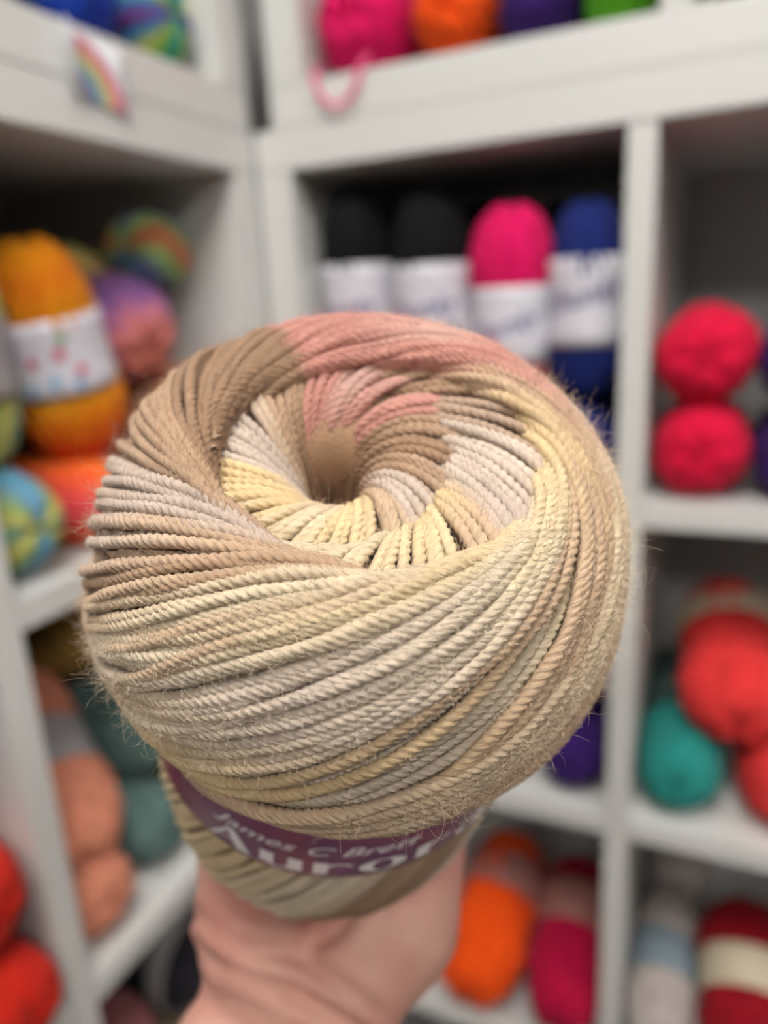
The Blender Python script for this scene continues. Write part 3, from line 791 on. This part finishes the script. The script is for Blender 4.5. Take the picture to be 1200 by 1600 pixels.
def ring(off):
    V = np.stack([(pr + off)[:, None]*np.cos(th), (pr + off)[:, None]*np.sin(th), np.repeat(bz[:, None], 120, 1)], -1)
    V[..., :2] += shift(bz)[:, None]
    return V.reshape(-1, 3)
Fb = grid_faces(14, 120); kb = 14*120; jj = np.arange(120)
rims = np.r_[np.stack([jj, (jj+1) % 120, (jj+1) % 120 + kb, jj + kb], -1), np.stack([13*120 + jj, 13*120 + jj + kb, 13*120 + (jj+1) % 120 + kb, 13*120 + (jj+1) % 120], -1)]
band = link('label_band', np_mesh('label_band', np.r_[ring(0), ring(-.0005)], np.r_[Fb[:, ::-1], Fb + kb, rims]), held, M_BAND)
band['label'] = 'plum paper label with white lettering'

def on_band(me, th_mid, zmid, size, hscale, extra=.0003):
    bm = bmesh.new(); bm.from_mesh(me); bmesh.ops.triangulate(bm, faces=bm.faces[:])
    bmesh.ops.subdivide_edges(bm, edges=[e for e in bm.edges if e.calc_length() > .1], cuts=2)
    for v in bm.verts:
        z = zmid + v.co.y*size*hscale
        r = brad(z) + extra
        a = th_mid + v.co.x*size/r
        sh = shift(np.array([z]))[0]
        v.co = Vector((r*math.cos(a) + sh[0], r*math.sin(a) + sh[1], z))
    bm.normal_update(); bm.to_mesh(me); bm.free(); me.materials.clear()
    return me
link('small_lettering', on_band(text_mesh('James C Brett', .4), R_(263), -.0334, .0084, .42), band, M_BINK)

def serif_word():
    """heavy high-contrast capitals and lower case for the big word, unit height letters"""
    V, F = [], []
    def quad(p):
        n = len(V); V.extend([(x, y, 0) for x, y in p]); F.append(tuple(range(n, n + 4)))
    def bar(x0, x1, y0, y1): quad([(x0, y0), (x1, y0), (x1, y1), (x0, y1)])
    def bowl(cx, cy, rx, ry, tx, ty, a0=0, a1=360, n=28):
        for i in range(n):
            a, b_ = math.radians(a0 + (a1 - a0)*i/n), math.radians(a0 + (a1 - a0)*(i+1)/n)
            quad([(cx + (rx-tx)*math.cos(a), cy + (ry-ty)*math.sin(a)), (cx + rx*math.cos(a), cy + ry*math.sin(a)), (cx + rx*math.cos(b_), cy + ry*math.sin(b_)), (cx + (rx-tx)*math.cos(b_), cy + (ry-ty)*math.sin(b_))])
    x = 0
    # A
    quad([(x, 0), (x+.1, 0), (x+.5, 1.35), (x+.42, 1.35)]); quad([(x+.62, 0), (x+.95, 0), (x+.58, 1.35), (x+.36, 1.35)]); bar(x+.2, x+.7, .42, .5)
    x = 1.12
    bar(x, x+.28, .1, 1); bowl(x+.36, .3, .3, .32, .14, .1, 180, 350); bar(x+.55, x+.83, 0, 1)
    x = 2.15
    bar(x, x+.28, 0, 1); bowl(x+.5, .62, .28, .36, .1, .12, 30, 170)
    x = 3.0
    bowl(x+.45, .5, .45, .52, .26, .07)
    x = 4.1
    bar(x, x+.28, 0, 1); bowl(x+.5, .62, .28, .36, .1, .12, 30, 170)
    x = 4.95
    bowl(x+.32, .3, .32, .3, .2, .07); bar(x+.5, x+.78, 0, .8); bowl(x+.42, .72, .36, .3, .12, .08, 10, 170)
    me = bpy.data.meshes.new('word'); c = 2.85
    me.from_pydata([(a - c, b_ - .5, 0) for a, b_, _ in V], [], F)
    return me
link('large_lettering', on_band(serif_word(), R_(274), -.0394, .0124, .37), band, M_BINK)

# ---- loose fibres standing off the strands
def fuzz(nh):
    lens = np.array([len(h[0])*(1. if h[5] > 1 else .45) for h in HAIR]); pick_ = rng.choice(len(HAIR), nh, p=lens/lens.sum())
    ns, sd = 5, 3
    idx = [int(rng.integers(4 if HAIR[h][5] > 1 else int(len(HAIR[h][0])*.55), int(len(HAIR[h][0])*(.62 if HAIR[h][5] > 1 else .98)))) for h in pick_]
    P, N, B, T, C = (np.array([HAIR[h][k][i] for h, i in zip(pick_, idx)]) for k in range(5))
    a = rng.normal(0, .75, nh)[:, None]
    out = N*np.cos(a) + B*np.sin(a)
    p = P + out*SR*.85
    ln = rng.gamma(2.0, .0010, nh) + .0006
    ln += np.where(rng.random(nh) < .015, rng.uniform(.003, .008, nh), 0)
    unit = lambda v: v/(np.linalg.norm(v, axis=-1, keepdims=True) + 1e-12)
    d = unit(out*rng.uniform(.35, 1, (nh, 1)) + T*rng.choice([-1, 1], (nh, 1))*rng.uniform(.3, 1.3, (nh, 1)) + rng.normal(0, .3, (nh, 3)))
    curl = rng.normal(0, 1, (nh, 3))*.9
    pts = [p]
    for j in range(ns - 1):
        d = unit(d + np.cross(curl, d)*.40 + rng.normal(0, .10, (nh, 3)))
        p = p + d*(ln/(ns - 1))[:, None]; pts.append(p)
    pts = np.stack(pts, 1)
    r = .000028*np.linspace(1, .35, ns)
    t = unit(np.gradient(pts, axis=1)); n1 = unit(np.cross(t, [.3, .5, .81])); n2 = np.cross(t, n1)
    an = np.arange(sd)*2*np.pi/sd
    V = pts[:, :, None] + r[None, :, None, None]*(np.cos(an)[None, None, :, None]*n1[:, :, None] + np.sin(an)[None, None, :, None]*n2[:, :, None])
    V = [V.reshape(-1, 3)]
    F = [(grid_faces(ns, sd)[None] + (np.arange(nh)*ns*sd)[:, None, None]).reshape(-1, 4)]
    C = [np.repeat(np.c_[C, np.ones(nh)], ns*sd, 0)]
    me = np_mesh('fuzz', np.concatenate(V), np.concatenate(F))
    attr(me, 'dye', 'FLOAT_COLOR', np.concatenate(C))
    m, nt, b = new_mat('loose_fibre')
    ca_ = nd(nt, 'ShaderNodeAttribute', attribute_name='dye'); nt.links.new(ca_.outputs['Color'], b.inputs['Base Color'])
    b.inputs['Roughness'].default_value = .5; b.inputs['Transmission Weight'].default_value = 0
    o = link('fuzz', me, held, m); o['kind'] = 'stuff'
fuzz(32000)

# ------------------------------------------------------------------ the hand
def skin_mat():
    m, nt, b = new_mat('skin')
    tc = nd(nt, 'ShaderNodeTexCoord')
    n1 = nd(nt, 'ShaderNodeTexNoise'); n1.inputs['Scale'].default_value = 26; n1.inputs['Detail'].default_value = 4
    n2 = nd(nt, 'ShaderNodeTexNoise'); n2.inputs['Scale'].default_value = 700; n2.inputs['Detail'].default_value = 3
    nt.links.new(tc.outputs['Object'], n1.inputs['Vector']); nt.links.new(tc.outputs['Object'], n2.inputs['Vector'])
    base = ramp(nt, n1.outputs['Fac'], [(.32, lin((216, 168, 150))), (.52, lin((210, 150, 136))), (.70, lin((198, 122, 112)))])
    nt.links.new(base, b.inputs['Base Color'])
    b.inputs['Roughness'].default_value = .52
    b.inputs['Specular IOR Level'].default_value = .35
    b.inputs['Subsurface Weight'].default_value = .25
    b.inputs['Subsurface Radius'].default_value = (.006, .0025, .0015)
    b.inputs['Subsurface Scale'].default_value = .6
    bp = nd(nt, 'ShaderNodeBump'); bp.inputs['Strength'].default_value = .18; bp.inputs['Distance'].default_value = .0005
    nt.links.new(n2.outputs['Fac'], bp.inputs['Height']); nt.links.new(bp.outputs['Normal'], b.inputs['Normal'])
    return m

def hand():
    b0 = bmesh.new(); bmesh.ops.create_icosphere(b0, subdivisions=2, radius=1.02)
    b0.verts.ensure_lookup_table()
    SV = np.array([v.co[:] for v in b0.verts]); SF = np.array([[v.index for v in f.verts] for f in b0.faces]); b0.free()
    HV, HF = [], []
    def sph(c, r):
        HF.append(SF + len(HV)*len(SV)); HV.append(SV*r + np.array(c))
    def cone(a, b, ra, rb, flat=1.0):
        a, b = Vector(a), Vector(b); n = max(3, int((b - a).length/(min(ra, rb)*.28)))
        for k in range(n + 1):
            t = k/n; p = a.lerp(b, t); r = ra + (rb - ra)*t
            sph(p, r)
    def chain(pts, rads):
        for k in range(len(pts) - 1): cone(pts[k], pts[k+1], rads[k], rads[k+1])
    # millimetres in the ball's frame: x across, y away, z up the ball's axis
    wr = (-20, -88, -123)
    # forearm, broad and flat at the wrist
    for dx, r0, r1 in ((-15, 18, 24), (0, 20, 28), (15, 18, 25)):
        chain([(wr[0] + dx, wr[1], wr[2]), (-27 + dx*1.15, -140, -152), (-44 + dx*1.5, -235, -205)], [r0, r0 + 2, r1])
    # palm: heel pads and the four metacarpals
    for x, r in ((-32, 14), (-18, 15), (-3, 15), (12, 15)):
        kx = -8 + (x + 15)*1.25
        chain([(wr[0] + (x + 15)*.6, wr[1] + 6, wr[2]), (x, -52, -117), (kx, -12, -117), (kx*1.0, 28, -104)], [16, r, 13, 11])
    chain([(-22, -74, -116), (-30, -56, -109), (-36, -28, -104)], [17, 18, 15])          # thumb pad
    chain([(-8, -76, -117), (12, -56, -110), (22, -24, -110)], [17, 20, 15])             # little-finger pad
    # fingers curling up behind the ball
    fx = [(-38, 41, 1.0, 9.6), (-16, 46, 1.10, 9.8), (6, 45, 1.02, 9.4), (26, 38, .84, 8.4)]
    for x, y, l, r in fx:
        ax, ay = x + 4, y
        chain([(x, 26, -104), (x*1.06, y - 2, -92), (x*1.08 + 1, y + 7, -92 + 34*l), (x*1.05 + 1, y + 8, -92 + 56*l), (x*1.0, y + 3, -92 + 76*l)], [r*1.15, r*1.1, r, r*.93, r*.78])
    # thumb up the far left side
    chain([(-36, -28, -104), (-50, 4, -97), (-57, 26, -74), (-54, 34, -46)], [15, 12, 10.5, 8.5])
    me = np_mesh('hand', np.concatenate(HV)/1000, np.concatenate(HF))
    o = bpy.data.objects.new('hand', me); COL.objects.link(o)
    md = o.modifiers.new('r', 'REMESH'); md.mode = 'VOXEL'; md.voxel_size = .0015; md.use_smooth_shade = True
    sm = o.modifiers.new('s', 'SMOOTH'); sm.factor = .5; sm.iterations = 14
    dg = bpy.context.evaluated_depsgraph_get(); dg.update()
    fin = bpy.data.meshes.new_from_object(o.evaluated_get(dg))
    bpy.data.objects.remove(o, do_unlink=True)
    # skin folds at the wrist and across the heel of the palm
    n = len(fin.vertices); co = np.empty(n*3, np.float32); fin.vertices.foreach_get('co', co); co = co.reshape(-1, 3)*1000
    no = np.empty(n*3, np.float32); fin.vertices.foreach_get('normal', no); no = no.reshape(-1, 3)
    def fold(pts, depth, wid):
        c = hspline(pts, 120)
        d = np.full(n, 1e9)
        for p in c: d = np.minimum(d, np.linalg.norm((co - p)*np.array([1, 1, .35]), axis=1))
        f = -depth*np.exp(-(d/wid)**2) + depth*.45*np.exp(-((d - 2.4*wid)/(1.3*wid))**2)
        return f*(no[:, 2] > -.1)
    MAINF = [(-47, -62.5, -103), (-41, -66, -103), (-29.5, -70.5, -103), (-18, -75, -103), (-7, -79, -103), (3.5, -84, -103), (14, -89, -104)]
    FOLD2 = [(-47.5, -55.5, -100), (-37.5, -61.5, -100), (-24, -66, -100), (-13, -68, -100), (-4, -73.5, -100), (8.5, -81, -100), (19, -86.5, -102)]
    FOLD3 = [(-29, -66, -98), (-18.7, -64.5, -98), (-10, -63, -98), (-2.6, -58, -98), (2, -50, -98)]
    disp = fold(MAINF, 2.6, 1.7) + fold(FOLD2, 1.5, 1.8) + fold(FOLD3, 1.3, 2.2)
    co = (co + no*disp[:, None])/1000
    fin.vertices.foreach_set('co', co.ravel().astype(np.float32)); fin.update()
    fin.materials.clear()
    h = link('hand', fin, None, skin_mat())
    h.matrix_world = BALL
    tag(h, 'bare hand and wrist holding up the large cream ball from below', 'hand')
    return h
hand()
